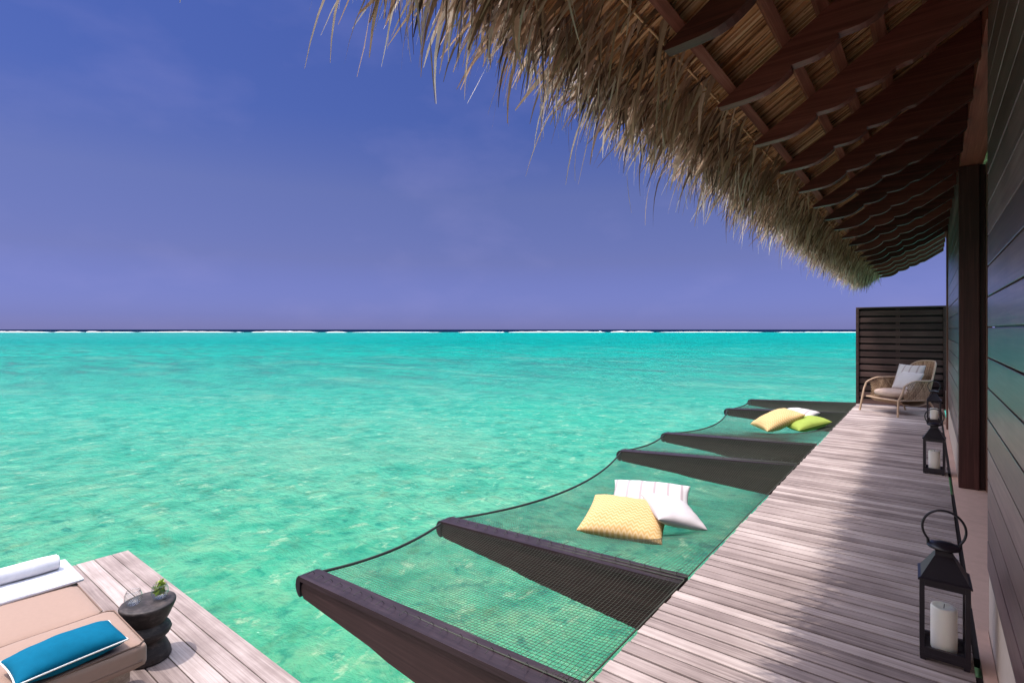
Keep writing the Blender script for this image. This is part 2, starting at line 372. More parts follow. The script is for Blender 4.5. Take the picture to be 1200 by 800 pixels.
    # outside the reef: deep blue
    w = m.noise(m.map((.01,.01,1)), 1., 4)
    dd = m.math('ADD', d, m.math('MULTIPLY', m.math('SUBTRACT', w, .5), 60))
    c = m.mix(m.rng(dd, 520, 570), c, (.30,.50,.50))
    c = m.mix(m.rng(dd, 600, 630), c, (.02,.025,.075))
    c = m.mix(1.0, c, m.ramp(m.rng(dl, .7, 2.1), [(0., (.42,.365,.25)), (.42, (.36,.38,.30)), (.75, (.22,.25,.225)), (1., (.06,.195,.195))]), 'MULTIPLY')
    m.l.new(m.rng(dl, .9, 1.8, .15, .0), m.b.inputs['Specular IOR Level'])
    m.col(c)
    m.set(Roughness=.12, IOR=1.33, Specular_IOR_Level=.2, Subsurface_Weight=.75, Subsurface_Scale=.55)
    m.b.inputs['Subsurface Radius'].default_value = (.5, 1.0, .9)
    m.rough(m.rng(dl, .8, 2.2, .10, .5))
    b1 = m.noise(m.map((.8,1.5,1), (0,0,-YAW+.15)), 1.5, 5, .6, .6); b2 = m.noise(m.map((1,1.6,1), (0,0,-YAW-.3)), 6, 3, .6, .4)
    hb = m.math('ADD', b1, m.math('MULTIPLY', b2, .22))
    m.bump(hb, .55, .30)
    return m.m
M['water'] = water()
M['foam'] = plain('surf_foam', (.85,.85,.85), .9, .05, 1, 0)

# ------------------------------------------------------------------ water
ZW = -1.75
b = MB()
rr = [0, 4, 8, 16, 30, 60, 120, 250, 500, 1000, 2500, 6000, 15000, 40000]
b.grid([[(r*math.cos(2*math.pi*k/64), r*math.sin(2*math.pi*k/64), 0) for k in range(64)] for r in rr], closev=True)
lag = b.build('water', M['water'], loc=(0,0,ZW), kind='structure')
# breaking surf on the reef
b = MB(); Vd = Vector((-sA, cA, 0)); Vr = Vector((cA, sA, 0))
rnd = random.Random(3)
x = -1500
while x < 1500:
    L = rnd.uniform(6, 70)*rnd.choice([.4, 1, 2]); gap = rnd.choice([-4, -8, rnd.uniform(0, 6), rnd.uniform(2, 22)])
    hh = rnd.choice([rnd.uniform(.35, .8), rnd.uniform(.7, 1.3), rnd.uniform(1.2, 1.9)]); d0 = 600 + 40*noise.noise(Vector((x*.004, 0, 0))) + rnd.uniform(-12, 12)
    n = max(6, int(L/3)); g = []
    for i in range(n+1):
        t = i/n; p = Vd*(d0+8*noise.noise(Vector((x+t*L, 5, 0))*.05)) + Vr*(x+t*L)
        e = math.sin(math.pi*t)**.5*hh*(.7+.5*noise.noise(Vector(((x+t*L)*.15, 2, 0))))
        e = max(e, .02)
        g.append([p+Vector((0,0,ZW+.01)), p+Vd*.5+Vector((0,0,ZW+e*.7)), p+Vd*1.6+Vector((0,0,ZW+e)), p+Vd*5+Vector((0,0,ZW+e*.4)), p+Vd*9+Vector((0,0,ZW+.01))])
    b.grid(g); x += L+gap
b.build('surf', M['foam'], kind='stuff', label='white line of surf breaking on the distant reef', cat='surf')

# ------------------------------------------------------------------ boardwalk
XL, XR, YE = -1.06, .150, 12.25
b = MB(); y = -2.5; rnd = random.Random(11)
while y < YE-.02:
    w = .084; z = rnd.uniform(-.0015, .0015); t = rnd.random()
    j = rnd.uniform(-.006, .006)
    mk = Matrix.Rotation(rnd.uniform(-.0022, .0022), 4, 'Z')
    b.box((XL+j, y, -.028+z), (XR, min(y+w-.0105, YE), z), t, bev=.0025)
    y += w
b.box((XL+.03, -2.5, -.16), (XL+.075, YE-.02, -.0315), .2)
b.box((XR-.08, -2.5, -.16), (XR-.03, YE-.02, -.0315), .2)
b.box((-.48, -2.5, -.16), (-.43, YE-.02, -.0315), .2)
b.build('boardwalk', M['deck'], kind='structure')
pile_proto = MB(); pile_proto.lathe([(.0, 0), (.11, 0), (.11, -2.6), (0, -2.6)], n=20)
pl = None
PL = [(-.5, -1.5), (-.5, 1.0), (-.5, 4.5), (-.5, 8.0), (-.5, 11.5), (.1, 1.0), (.1, 4.5), (.1, 8.0), (.1, 11.5)]
for i, (x, y) in enumerate(PL):
    if i == 0: o = pl = pile_proto.build('deck_pile', M['pile'], loc=(x, y, -.16), label='round concrete pile standing in the water under the boardwalk', cat='pile', group='piles under the boardwalk')
    else: o = pl.copy(); COL.objects.link(o); o.location = (x, y, -.16)

# ------------------------------------------------------------------ lower sun deck
ZD = -.85
b = MB(); y = 1.82; rnd = random.Random(5)
while y > -4.2:
    t = rnd.random(); z = rnd.uniform(-.0015, .0015); w = .142
    xe = -6.42
    # each course of boards is made of two lengths
    cut = rnd.uniform(-5, -2.4)
    b.box((xe, y-w+.007, ZD-.03+z), (cut-.002, y, ZD+z), t, bev=.003)
    b.box((cut+.002, y-w+.007, ZD-.03+z), (-1.12, y, ZD+z), (t+rnd.uniform(-.2, .2)) % 1, bev=.003)
    y -= w
b.box((-6.42+.02, 1.74, ZD-.2), (-1.14, 1.79, ZD-.034), .3)
b.box((-6.40, -4.1, ZD-.2), (-6.35, 1.738, ZD-.034), .3)
b.build('sun_deck', M['sundeck'], kind='structure')
b = MB(); b.lathe([(.0, 0), (.11, 0), (.11, -1.9), (0, -1.9)], n=20)
pl = None
for x, y in [(-6.2, 1.6), (-3.8, 1.6), (-1.5, 1.6), (-6.2, -2)]:
    if pl is None: pl = b.build('sun_deck_pile', M['pile'], loc=(x, y, ZD-.04), label='round concrete pile standing in the water under the lower sun deck', cat='pile', group='piles under the sun deck')
    else: o = pl.copy(); COL.objects.link(o); o.location = (x, y, ZD-.04)

# ------------------------------------------------------------------ hammock beams and nets
TIPX = -3.0; TZ = -.115
BY = [(1.79, 1.765), (2.97, 2.93), (6.03, 6.15), (7.42, 7.36), (10.42, 10.55), (12.10, 12.02)]   # (Y at tip, Y at deck)
blabels = ['longest looking dark beam nearest the camera, its bare side face above the water',
           'dark tapering beam under the net, the next one beyond the beam nearest the camera',
           'dark tapering beam just beyond the yellow and white pillows on the near net',
           'dark tapering beam at the near edge of the net that carries the lime green pillow',
           'dark tapering beam right behind the lime green pillow',
           'farthest dark tapering beam, beside the foot of the privacy screen']
def beam(yt, yd, label):
    th = .055
    e = empty('support_beam', (XL, yd, 0), label, 'beam', 'beams carrying the hammock nets')
    dx, dy = TIPX-XL, yt-yd; L = math.hypot(dx, dy); e.rotation_euler = (0, 0, math.atan2(dy, dx))
    zt = lambda x: -.034 + (TZ+.022)*x/L*1.0 if x > 0 else -.034
    def bot(x):
        return -.37 + (.135)*(max(0, x)/L)**1.0
    b = MB()
    fn = lambda a, z, d: Vector((a, d, z))
    xs = [-.25] + [L*k/14 for k in range(0, 14)] + [L-.03]
    poly = [(x, bot(x) if x < L*.62 else bot(x)+.012) for x in xs] + [(L-.008, bot(L)+.04), (L-.008, zt(L)-.03)] + [(x, zt(x)) for x in reversed(xs)]
    b.prism(poly, fn, -th, th, .4)
    b.build('beam_body', M['beam'], e)
    b = MB()     # cap board on top
    for (x0, x1, s) in ((-.0, L+.0, 1),):
        poly = [(x0+.02, zt(x0)+.002), (x1, zt(x1)+.002), (x1, zt(x1)+.03), (x0+.02, zt(x0)+.034)]
        b.prism(poly, fn, -th-.012, th+.012, .6)
    b.build('beam_cap', M['beamtop'], e)
    b = MB()     # rounded nose
    pts = []
    hgt = -(bot(L)+.01) + zt(L)+.03; cz = (bot(L)+.01+zt(L)+.03)/2
    for k in range(9):
        t = -math.pi/2+math.pi*k/8; pts.append((L+.002+.05*math.cos(t), cz+hgt/2*math.sin(t)))
    b.prism([(L+.002, cz-hgt/2)]+pts[1:-1]+[(L+.002, cz+hgt/2)], fn, -th-.006, th+.006, .3)
    b.build('beam_nose', M['lantern'], e)
    return e
for (yt, yd), lb in zip(BY, blabels): beam(yt, yd, lb)

nlabels = ['narrow green hammock net between the two beams nearest the camera',
           'wide green hammock net carrying the yellow chevron and two white pillows in the foreground',
           'narrow sliver of green net between the two middle beams, with nothing on it',
           'wide green hammock net carrying the lime green pillow',
           'farthest narrow green net, between the last two beams by the privacy screen']
def ztop(X, k=0):          # top of a beam at X
    t = (XL-X)/(XL-TIPX); return .0 + TZ*t
def netpoint(i, u, v, L, R_, sag, bow):
    """u 0..1 from near beam to far beam, v 0..1 from deck to tips"""
    w = 4*u*(1-u)
    yt0, yd0 = BY[i]; yt1, yd1 = BY[i+1]
    xe = TIPX + bow*w                       # scalloped outer edge
    X = XL-.01 + (xe-XL+.01)*v
    tt = (XL-X)/(XL-TIPX)
    y0 = yd0+(yt0-yd0)*tt+.02; y1 = yd1+(yt1-yd1)*tt-.02
    Y = y0+(y1-y0)*u
    z = TZ*tt + .004 - sag*w*(math.sin(math.pi*min(1, v*.8))**.8 if v > 0 else 0)
    for (di, px, py, dd, rr_) in DENTS:
        if di == i: z -= dd*math.exp(-((X-px)**2+(Y-py)**2)/rr_)
    return Vector((X, Y, z))
DENTS = [(1, -1.86, 3.75, .05, .10), (1, -1.9, 4.35, .035, .09), (1, -1.5, 3.95, .03, .05), (3, -1.86, 9.05, .05, .12), (3, -1.45, 9.0, .035, .07)]
def net(i):
    L = BY[i+1][1]-BY[i][1]; wide = L > 2
    sag = .13 if wide else .05; bow = .20 if wide else .055
    e = empty('hammock_net', (XL, (BY[i][1]+BY[i+1][1])/2, 0), nlabels[i], 'hammock net', 'hammock nets over the lagoon')
    inv = Vector(e.location)
    b = MB(); step = .0235 if i < 2 else .030; r = .0012 if i < 2 else .0013
    nu = int(L/step); nv = int(1.95/step)
    P = lambda u, v: netpoint(i, u, v, 0, 0, sag, bow)-inv
    jit = random.Random(i)
    def rib(pts):
        b.tube(pts, r, 3, .5)
    for k in range(1, nv):
        v = k/nv
        rib([P(u/24, v)+Vector((noise.noise(Vector((u*.3, k*.3, i)))*.006, 0, 0)) for u in range(25)])
    for k in range(0, nu+1):
        u = k/nu
        rib([P(u, v/16)+Vector((0, noise.noise(Vector((k*.3, v*.3, i+9)))*.006, 0)) for v in range(17)])
    b.build('net_mesh', M['net'], e)
    b = MB(); b.tube([P(k/40, 1)+Vector((0, 0, 0)) for k in range(41)], .0095, 6); b.build('edge_rope', M['rope'], e)
    b = MB()
    b.tube([P(0, k/20)+Vector((0, 0, .003)) for k in range(21)], .004, 4); b.tube([P(1, k/20)+Vector((0, 0, .003)) for k in range(21)], .004, 4)
    b.tube([P(k/20, 0) for k in range(21)], .005, 4)
    for side_u in (0, 1):
        sg = -1 if side_u == 0 else 1; n_l = 20
        for k in range(n_l):
            v_ = (k+.5)/n_l; p0 = P(side_u, v_)
            b.tube([p0+Vector((-.012, -sg*.004, .002)), p0+Vector((0, sg*.025, .034)), p0+Vector((.01, sg*.075, .034))], .0015, 4)
    b.build('side_cord', M['net'], e)
    return sag, bow
NS = [net(i) for i in range(5)]
def netz(i, X, Y):
    yd0, yd1 = BY[i][1], BY[i+1][1]; u = (Y-yd0)/(yd1-yd0); w = 4*u*(1-u); v = (XL-X)/(XL-TIPX-NS[i][1]*w)
    return netpoint(i, u, v, 0, 0, *NS[i]).z

# ------------------------------------------------------------------ pillows
def pillow(name, w, l, t, mat, loc, rot, label, cat='pillow', group=None, seed=0, parent=None, piping=None, soft=.07):
    N = 28; b = MB()
    for sgn in (1, -1):
        g = []
        for i in range(N+1):
            row = []
            for j in range(N+1):
                u = math.sin(math.pi/2*(-1+2*i/N)); v = math.sin(math.pi/2*(-1+2*j/N))
                x = w/2*u*(1-soft*(1-v*v)); y = l/2*v*(1-soft*(1-u*u))
                prof = max(0, (1-u*u)*(1-v*v))**.42
                nz = noise.noise(Vector((x*6+seed, y*6, sgn*2)))*.16+noise.noise(Vector((x*14+seed, y*14, sgn*5)))*.07
                edge = min(1, (1-abs(u))*6)*min(1, (1-abs(v))*6)
                wr = math.sin((abs(u)+abs(v))*9+seed)*.02*(abs(u)*abs(v))
                row.append((x, y, sgn*t/2*prof*(1+nz)+wr*edge*t))
            g.append(row if sgn > 0 else row[::-1])
        b.grid(g)
    o = b.build(name, mat, parent, merge=True)
    o.location = loc; o.rotation_euler = rot
    if parent is None: tag(o, label, cat, group)
    if piping:
        b = MB(); pts = []
        def edgept(u, v): return (w/2*u*(1-soft*(1-v*v)), l/2*v*(1-soft*(1-u*u)), 0)
        q = 16
        for k in range(q): pts.append(edgept(-1+2*k/q, -1))
        for k in range(q): pts.append(edgept(1, -1+2*k/q))
        for k in range(q): pts.append(edgept(1-2*k/q, 1))
        for k in range(q): pts.append(edgept(-1, 1-2*k/q))
        b.tube(pts, .005, 6, closed=True); b.build('piping', piping, o)
    return o
def eul(*, x=0, y=0, z=0):
    m_ = Matrix.Rotation(R(z), 3, 'Z') @ Matrix.Rotation(R(x), 3, 'X') @ Matrix.Rotation(R(y), 3, 'Y'); return m_.to_euler()
G1 = 'pillows on the near wide net'
pillow('pillow', .64, .52, .20, M['chevron'], (-1.86, 3.80, netz(1, -1.86, 3.8)+.12), eul(x=14, z=13), 'yellow chevron pillow in front of the white pillows on the near wide net', seed=1)
pillow('pillow', .68, .52, .17, M['stripe'], (-1.93, 4.42, netz(1, -1.93, 4.4)+.12), eul(x=14, z=20), 'white pillow with grey stripes lying behind the nearer yellow chevron pillow', seed=2)
pillow('pillow', .36, .54, .16, M['whitefab'], (-1.555, 3.97, netz(1, -1.55, 4.0)+.15), eul(x=2, y=12, z=38), 'plain white pillow right of the nearer yellow chevron pillow', seed=3)
pillow('pillow', .62, .62, .24, M['chevron'], (-1.86, 9.05, netz(3, -1.86, 9.05)+.21), eul(x=24, z=-54), 'yellow chevron pillow beside the lime green pillow on the far net', seed=4)
pillow('pillow', .52, .40, .16, M['stripe'], (-1.66, 9.62, netz(3, -1.7, 9.6)+.16), eul(x=8, z=-12), 'white striped pillow half hidden behind the farther yellow and lime pillows', seed=5)
pillow('pillow', .46, .50, .19, M['lime'], (-1.44, 9.0, netz(3, -1.44, 9.0)+.13), eul(x=15, z=-52), 'lime green pillow at the right of the far pillow pile', seed=6, piping=M['lime'])

# ------------------------------------------------------------------ villa : roof, rafters, wall
villa = empty('overwater_villa', (.22, 5, 0), 'dark wood clad villa with thatched eaves along the boardwalk', 'villa')
VI = -Vector(villa.location)
def vb(mb, name, mat, parent=None, label=None): 
    o = mb.build(name, mat, parent or villa, label=label)
    if parent is None: o.location = VI
    return o
TAN = .655; CS = 1/math.hypot(1, TAN); SN = TAN*CS
XT = -.70; ZTP = 2.305     # rafter tip underside
def up(X): return ZTP+.085+(X-XT)*TAN        # top line of the rafters
# rafters, profile in (s along slope from tip, n below top line)
def lobe(s0, s1, d0, d1, dip, n=10):
    return [(s0+(s1-s0)*k/n, d0+(d1-d0)*(k/n)+dip*math.sin(math.pi*(k/n)**1.15)) for k in range(n+1)]
prof = [(-.03, .012)] + lobe(.0, .255, .030, .098, .030) + lobe(.262, .43, .085, .128, .020, 8) + lobe(.437, .60, .112, .150, .020, 8) + [(.63, .158), (.66, .172), (.975, .172)]
poly = [(s, -n) for s, n in prof] + [(1.088, 0), (-.03, 0)]
def rafter(y):
    b = MB(); hw = .026
    fn = lambda s, n, d: Vector((XT + s*CS - n*SN*-1*-1, y+d, ZTP+.085 + s*SN + n*CS))
    fn = lambda s, n, d: Vector((XT + s*CS + (-n)*SN, y+d, ZTP+.085 + s*SN + n*CS))
    b.prism(poly, fn, -hw, hw, random.random())
    o = vb(b, 'rafter', M['rafter'])
    o.data.materials.append(M['edge'])  # undersides get the paler wood with reflected light in its colour
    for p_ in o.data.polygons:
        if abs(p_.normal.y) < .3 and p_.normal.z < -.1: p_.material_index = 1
    return o
RY = [1.79+.600*k for k in range(-4, 18)]
random.seed(21)
for y in RY: rafter(y)
# battens
for s in (.05, .30, .46, .64, .86, 1.06):
    b = MB()
    o_ = Vector((XT + s*CS, 0, ZTP+.085 + s*SN)); nrm = Vector((-SN, 0, CS)); tn = Vector((CS, 0, SN))
    Mx = Matrix(((tn.x, 0, nrm.x, o_.x), (0, 1, 0, 0), (tn.z, 0, nrm.z, o_.z), (0, 0, 0, 1)))
    b.box((-.019, -1.2, .001), (.019, 12.1, .050), .5, M=Mx)
    vb(b, 'batten', M['batten'])
# roof: dark thatch core above the lining
def zc(X): return up(X)+.072/CS
b = MB()
X0, X1, Y0, Y1 = -.88, .9, -1.5, 12.25
core = [(X0, zc(X0)), (X1, zc(X1)), (X1, zc(X1)+.26), (X0, zc(X0)+.16)]
b.prism([(x, z) for x, z in core], lambda a, z, d: Vector((a, d, z)), Y0, Y1, .3)
thatch = vb(b, 'thatch_core', M['thatchin'])
# golden lining strips under the core, running down the slope
b = MB(); rnd = random.Random(8)
def strip(b, pts, w, side, tone, taper=.3):
    n = len(pts); L_, R2 = [], []
    for i, p in enumerate(pts):
        ww = w/2*(1-(1-taper)*(i/(n-1))**1.6)
        s_ = side(i) if callable(side) else side
        L_.append(p-s_*ww); R2.append(p+s_*ww)
    b.grid([L_, R2], tone, False)
y = Y0
for k in range(5200):
    yy = rnd.uniform(Y0+.02, Y1-.02); s1 = rnd.uniform(.10, 1.55); ln = rnd.uniform(.5, 1.2); lift = rnd.uniform(.001, .016); sk = rnd.gauss(0, .02)
    pts = []
    for q in range(4):
        s = s1-ln*q/3
        if s < -.22: s = -.22-rnd.random()*.02
        X = XT+s*CS; Z = zc(X)-lift-rnd.uniform(0, .004)
        pts.append(Vector((X, yy+sk*q/3, Z)))
    strip(b, pts, rnd.uniform(.007, .02), Vector((0, 1, rnd.uniform(-.35, .35))).normalized(), rnd.random(), .6)
vb(b, 'palm_lining', M['thatchin'])
# eaves fringe
b = MB(); rnd = random.Random(9)
def fringe(n, sfun, lnr, zoff, wr, droop, tonef, yr=(Y0, Y1)):
    for k in range(n):
        yy = rnd.uniform(*yr)
        s0 = sfun(); layer = rnd.random()
        X = XT + s0*CS; Z = zc(X)+zoff(layer)
        bid = hash((int(yy/.03), int(layer*5), n)); br = random.Random(bid)
        bx, by, bl = br.gauss(0, .24), br.gauss(0, .38), br.gauss(0, .34)
        clump = bl + noise.noise(Vector((yy*3.1, 0, 0)))*.5+noise.noise(Vector((yy*9., 4, 0)))*.35
        ln = rnd.uniform(*lnr)*(1+.30*clump)*(.8 if rnd.random() < .3 else 1)
        if rnd.random() < .04: ln *= 1.2
        wx = rnd.gauss(0, .07)+bx; wy = rnd.gauss(0, .10)+by+.22*noise.noise(Vector((yy*2., 7, layer*2)))
        d = Vector((-CS, 0, -SN)); pts = []; p = Vector((X, yy, Z)); ns = 6
        curl = Vector((rnd.gauss(-.02, .25), rnd.gauss(0, .35), rnd.gauss(0, .12)))
        dr = droop*rnd.uniform(.45, 1.3)
        for q in range(ns+1):
            pts.append(p.copy()); t = q/ns
            dd = (d + Vector((.3*dr*t, 0, -dr*t)) + Vector((wx, wy, 0)) + curl*(t**2.2)).normalized()
            p = p + dd*ln/ns
        tw = rnd.uniform(0, math.pi); tr = rnd.uniform(-1.5, 1.5)
        def side(i, tw=tw, tr=tr, pts=pts):
            t_ = (pts[min(i+1, ns)]-pts[max(i-1, 0)]).normalized()
            a = t_.cross(Vector((0, 0, 1)))
            a = a.normalized() if a.length > .01 else Vector((0, 1, 0)); c_ = t_.cross(a)
            g_ = tw*.6+tr*i/ns
            return a*math.cos(g_)+c_*math.sin(g_)
        strip(b, pts, rnd.uniform(*wr), side, tonef(layer), .12)
# under layer seen from below, continuing the slope
fringe(6600, lambda: rnd.uniform(-.22, .05), (.18, .36), lambda l: -.014+l*.06, (.009, .030), .75, lambda l: min(1, max(0, rnd.gauss(.55, .30))))
vb(b, 'thatch_fringe', M['thatch']); b = MB()
fringe(5600, lambda: rnd.uniform(-.33, -.06), (.13, .34), lambda l: .02+l*.15, (.006, .020), 2.0, lambda l: min(1, max(0, rnd.gauss(.5, .36))))
fringe(4200, lambda: rnd.uniform(-.36, -.16), (.08, .36), lambda l:   .0+l*.16, (.004, .012), 3.0, lambda l: min(1, max(0, rnd.gauss(.5, .4))))
# gable end wisps
for k in range(1500):
    s = rnd.uniform(-.3, 1.3); X = XT+s*CS; p = Vector((X, Y1-rnd.uniform(0, .1), zc(X)+rnd.uniform(-.01, .15))); ln = rnd.uniform(.03, .13)*(1.5 if s < .3 else .8)
    d = Vector((rnd.gauss(-.5, .4), rnd.uniform(.1, .6), rnd.uniform(-1, -.3))).normalized()
    strip(b, [p, p+d*ln*.5, p+d*ln+Vector((0, 0, -.01))], rnd.uniform(.004, .01), Vector((1, 0, 0)), rnd.random(), .2)
vb(b, 'straw_tips', M['straw'])
# stitched pole holding the fringe at the rafter tips
b = MB()
s = -.055; X = XT+s*CS
b.tube([Vector((X, y_, zc(X)-.020+.004*math.sin(y_*3))) for y_ in np.arange(Y0, Y1, .25)], .0045, 6, .9)
for k in range(int((Y1-Y0)/.12)):
    y_ = Y0+.06+k*.12
    b.tube([Vector((X+.02*math.cos(a_), y_+.01*math.sin(a_), zc(X)-.02+.02*math.sin(a_))) for a_ in np.linspace(0, 6.28, 7)], .003, 4, .2)
vb(b, 'stitching_cord', M['thatchin'])

# walls
XW = .215
def cladding(y0, y1, z0, z1, label):
    b = MB(); z = z0; rnd = random.Random(int(y1*7)); pit = .141; z = z1
    while z > z0+.01:
        zb = max(z0, z-pit+.006); off = rnd.uniform(0, .002)
        b.box((XW+off, y0, zb), (XW+.03, y1, z), rnd.random(), bev=.003); z -= pit
    b.box((XW+.031, y0+.002, z0), (XW+.13, y1-.002, z1), .2)
    return vb(b, 'wall_cladding', M['clad'], label=label)
ZS = .29; ZH = 2.84
cladding(-2.5, 3.30, ZS, 3.10, 'glossy dark cladding boards nearest the camera')
cladding(6.28, 9.6, ZS+.04, 3.10, 'glossy dark cladding boards beyond the door opening')
b = MB(); b.box((XW+.006, -2.5, -.3), (XW+.15, 3.297, ZS-.002), bev=.002); vb(b, 'plinth', M['plinth']); b = MB(); b.box((XW+.004, 6.283, -.3), (XW+.15, 9.6, ZS+.038), bev=.002); vb(b, 'plinth', M['plinth'])
b = MB(); b.box((XR+.024, -2.5, -.30), (XW+.003, 12.2, .0)); b.box((XW+.003, 3.3, -.3), (.9, 6.28, -.0)); vb(b, 'sill', M['sill'])
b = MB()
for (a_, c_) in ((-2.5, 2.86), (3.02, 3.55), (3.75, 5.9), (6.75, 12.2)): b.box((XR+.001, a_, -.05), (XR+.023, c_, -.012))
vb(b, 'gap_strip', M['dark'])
# far jamb of the opening, built of three steps
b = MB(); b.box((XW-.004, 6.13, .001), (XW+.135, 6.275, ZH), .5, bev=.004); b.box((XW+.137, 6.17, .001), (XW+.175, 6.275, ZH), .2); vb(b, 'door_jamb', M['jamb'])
b = MB(); b.box((XW+.177, 6.10, .001), (XW+.215, 6.275, ZH), .6, bev=.003); vb(b, 'door_frame', M['trim']); b = MB(); b.box((XW+.115, 3.304, .001), (XW+.16, 3.36, ZH), .5, bev=.003); vb(b, 'door_frame', M['trim'])
b = MB(); b.box((XW-.002, 3.302, ZH+.002), (XW+.16, 6.28, ZH+.26), .5, bev=.003); vb(b, 'header', M['header'])
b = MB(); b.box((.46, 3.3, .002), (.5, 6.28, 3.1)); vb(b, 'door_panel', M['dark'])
b = MB(); b.box((XW-.0, -2.5, 3.102), (XW+.2, 9.6, 3.3)); b.box((XW, 3.2, ZH+.262), (XW+.2, 6.4, 3.10)); vb(b, 'wall_plate', M['rafter'])
b = MB(); b.box((XW-.018, 9.604, .001), (XW+.14, 9.72, 2.95), .6, bev=.004); vb(b, 'corner_post', M['trim'])
b = MB(); b.box((XW+.02, 9.725, .001), (XW+.12, 12.1, .34), .6); vb(b, 'end_kerb', M['plinth'])

# ------------------------------------------------------------------ privacy screen
e = empty('privacy_screen', (-.42, 11.9, 0), 'dark slatted wooden privacy screen behind the wicker armchair', 'screen')
inv = -Vector(e.location)
b = MB(); rnd = random.Random(2)
for k in range(14):
    z = .012+k*.1265
    b.box((-1.03, 11.872, z+.002), (.205, 11.892, z+.092), rnd.random(), bev=.002)
b.build('slat', M['screen'], e, loc=inv)
b = MB()
for k in range(14):
    z = .012+k*.1265
    b.box((-1.03, 11.945, z+.080), (.245, 11.962, z+.142), rnd.random()*.4)
b.build('back_slat', M['screendark'], e, loc=inv)
for x in (-1.075, -.47, .205):
    b = MB(); 
    if x == -.47: b.box((x, 11.8935, .0), (x+.06, 11.943, 1.78), .4)
    else: b.box((x, 11.84, -.0), (x+.045, 11.98, 1.785), .4, bev=.003)
    b.build('screen_post', M['screen'], e, loc=inv)
b = MB(); b.box((-1.075, 11.838, 1.788), (.255, 11.985, 1.815), .5, bev=.003); b.build('top_rail', M['screen'], e, loc=inv)

# ------------------------------------------------------------------ lanterns
def lantern():
    e = empty('candle_lantern', (0, 0, 0), 'x', 'lantern', 'lanterns along the villa wall')
    w, h = .083, .335
    b = MB(); t = .0085
    b.box((-w, -w, .012), (w, w, .03), bev=.002)
    for sx in (-1, 1):
        for sy in (-1, 1):
            b.box((sx*w-(t*2 if sx > 0 else 0), sy*w-(t*2 if sy > 0 else 0), .03), (sx*w+(t*2 if sx < 0 else 0), sy*w+(t*2 if sy < 0 else 0), h), bev=.001)
            b.box((sx*(w-.012)-.01, sy*(w-.012)-.01, 0), (sx*(w-.012)+.01, sy*(w-.012)+.01, .012))
    for s_ in (-1, 1):
        b.box((-w+t*2, s_*w-(t*1.6 if s_ > 0 else 0), .03), (w-t*2, s_*w+(t*1.6 if s_ < 0 else 0), .055)); b.box((s_*w-(t*1.6 if s_ > 0 else 0), -w+t*2, .03), (s_*w+(t*1.6 if s_ < 0 else 0), w-t*2, .055))
        b.box((-w+t*2, s_*w-(t*1.6 if s_ > 0 else 0), h-.022), (w-t*2, s_*w+(t*1.6 if s_ < 0 else 0), h)); b.box((s_*w-(t*1.6 if s_ > 0 else 0), -w+t*2, h-.022), (s_*w+(t*1.6 if s_ < 0 else 0), w-t*2, h))
    b.build('frame', M['lantern'], e)
    b = MB(); g = []
    for (r, z) in ((w+.006, h+.001), (w+.006, h+.008), (w-.004, h+.014), (.034, h+.095), (.030, h+.10), (.030, h+.118)):
        g.append([(-r, -r, z), (r, -r, z), (r, r, z), (-r, r, z)])
    b.grid(g, smooth=False, closev=True); b.face([(-w, -w, h+.001), (-w, w, h+.001), (w, w, h+.001), (w, -w, h+.001)])
    b.build('roof', M['lantern'], e)
    b = MB(); b.lathe([(0, h+.118), (.03, h+.118), (.056, h+.128), (.060, h+.133), (.052, h+.142), (.02, h+.150), (0, h+.151)], n=28); b.build('cap', M['lantern'], e)
    b = MB(); pts = []
    for k in range(29):
        a_ = R(-42+264*k/28); pts.append((.073*math.cos(a_), 0, h+.208+.078*math.sin(a_)))
    b.tube(pts, .0048, 8)
    for s_ in (-1, 1): b.tube([(s_*.054, 0, h+.156), (s_*.053, 0, h+.133)], .006, 8)
    hd = b.build('handle', M['lantern'], e)
    for s_, ax in ((-1, 0), (1, 0), (-1, 1), (1, 1)):
        b = MB(); q = s_*(w-.009)
        if ax: b.face([(-w+.016, q, .055), (w-.016, q, .055), (w-.016, q, h-.02), (-w+.016, q, h-.02)])
        else: b.face([(q, -w+.016, .055), (q, w-.016, .055), (q, w-.016, h-.02), (q, -w+.016, h-.02)])
        b.build('pane', M['pane'], e)
    b = MB(); b.lathe([(0, .03), (.044, .03), (.0455, .035), (.0455, .205), (.044, .212), (.040, .214), (.032, .207), (0, .204)], n=40)
    cd = b.build('candle', M['wax'], e)
    b = MB(); b.tube([(0, 0, .203), (.002, 0, .222)], .0015, 5); b.build('wick', M['dark'], cd)
    return e
L1 = lantern(); L1.location = (.052, 2.93, .002); L1.rotation_euler = (0, 0, R(1)); L1['label'] = 'largest looking black candle lantern at lower right, nearest the camera'
L2 = copy_tree(L1); L2.location = (.045, 6.62, .002); L2.rotation_euler = (0, 0, R(-3)); L2['label'] = 'middle black candle lantern, between the nearest lantern and the armchair'
L3 = copy_tree(L1); L3.location = (.065, 10.2, .002); L3.rotation_euler = (0, 0, R(2)); L3['label'] = 'farthest black candle lantern, close beside the wicker armchair'

# ------------------------------------------------------------------ wicker armchair
chair = empty('wicker_armchair', (-.33, 11.02, .002), 'round backed wicker armchair with taupe seat cushion in front of the privacy screen', 'armchair', rz=R(-46))
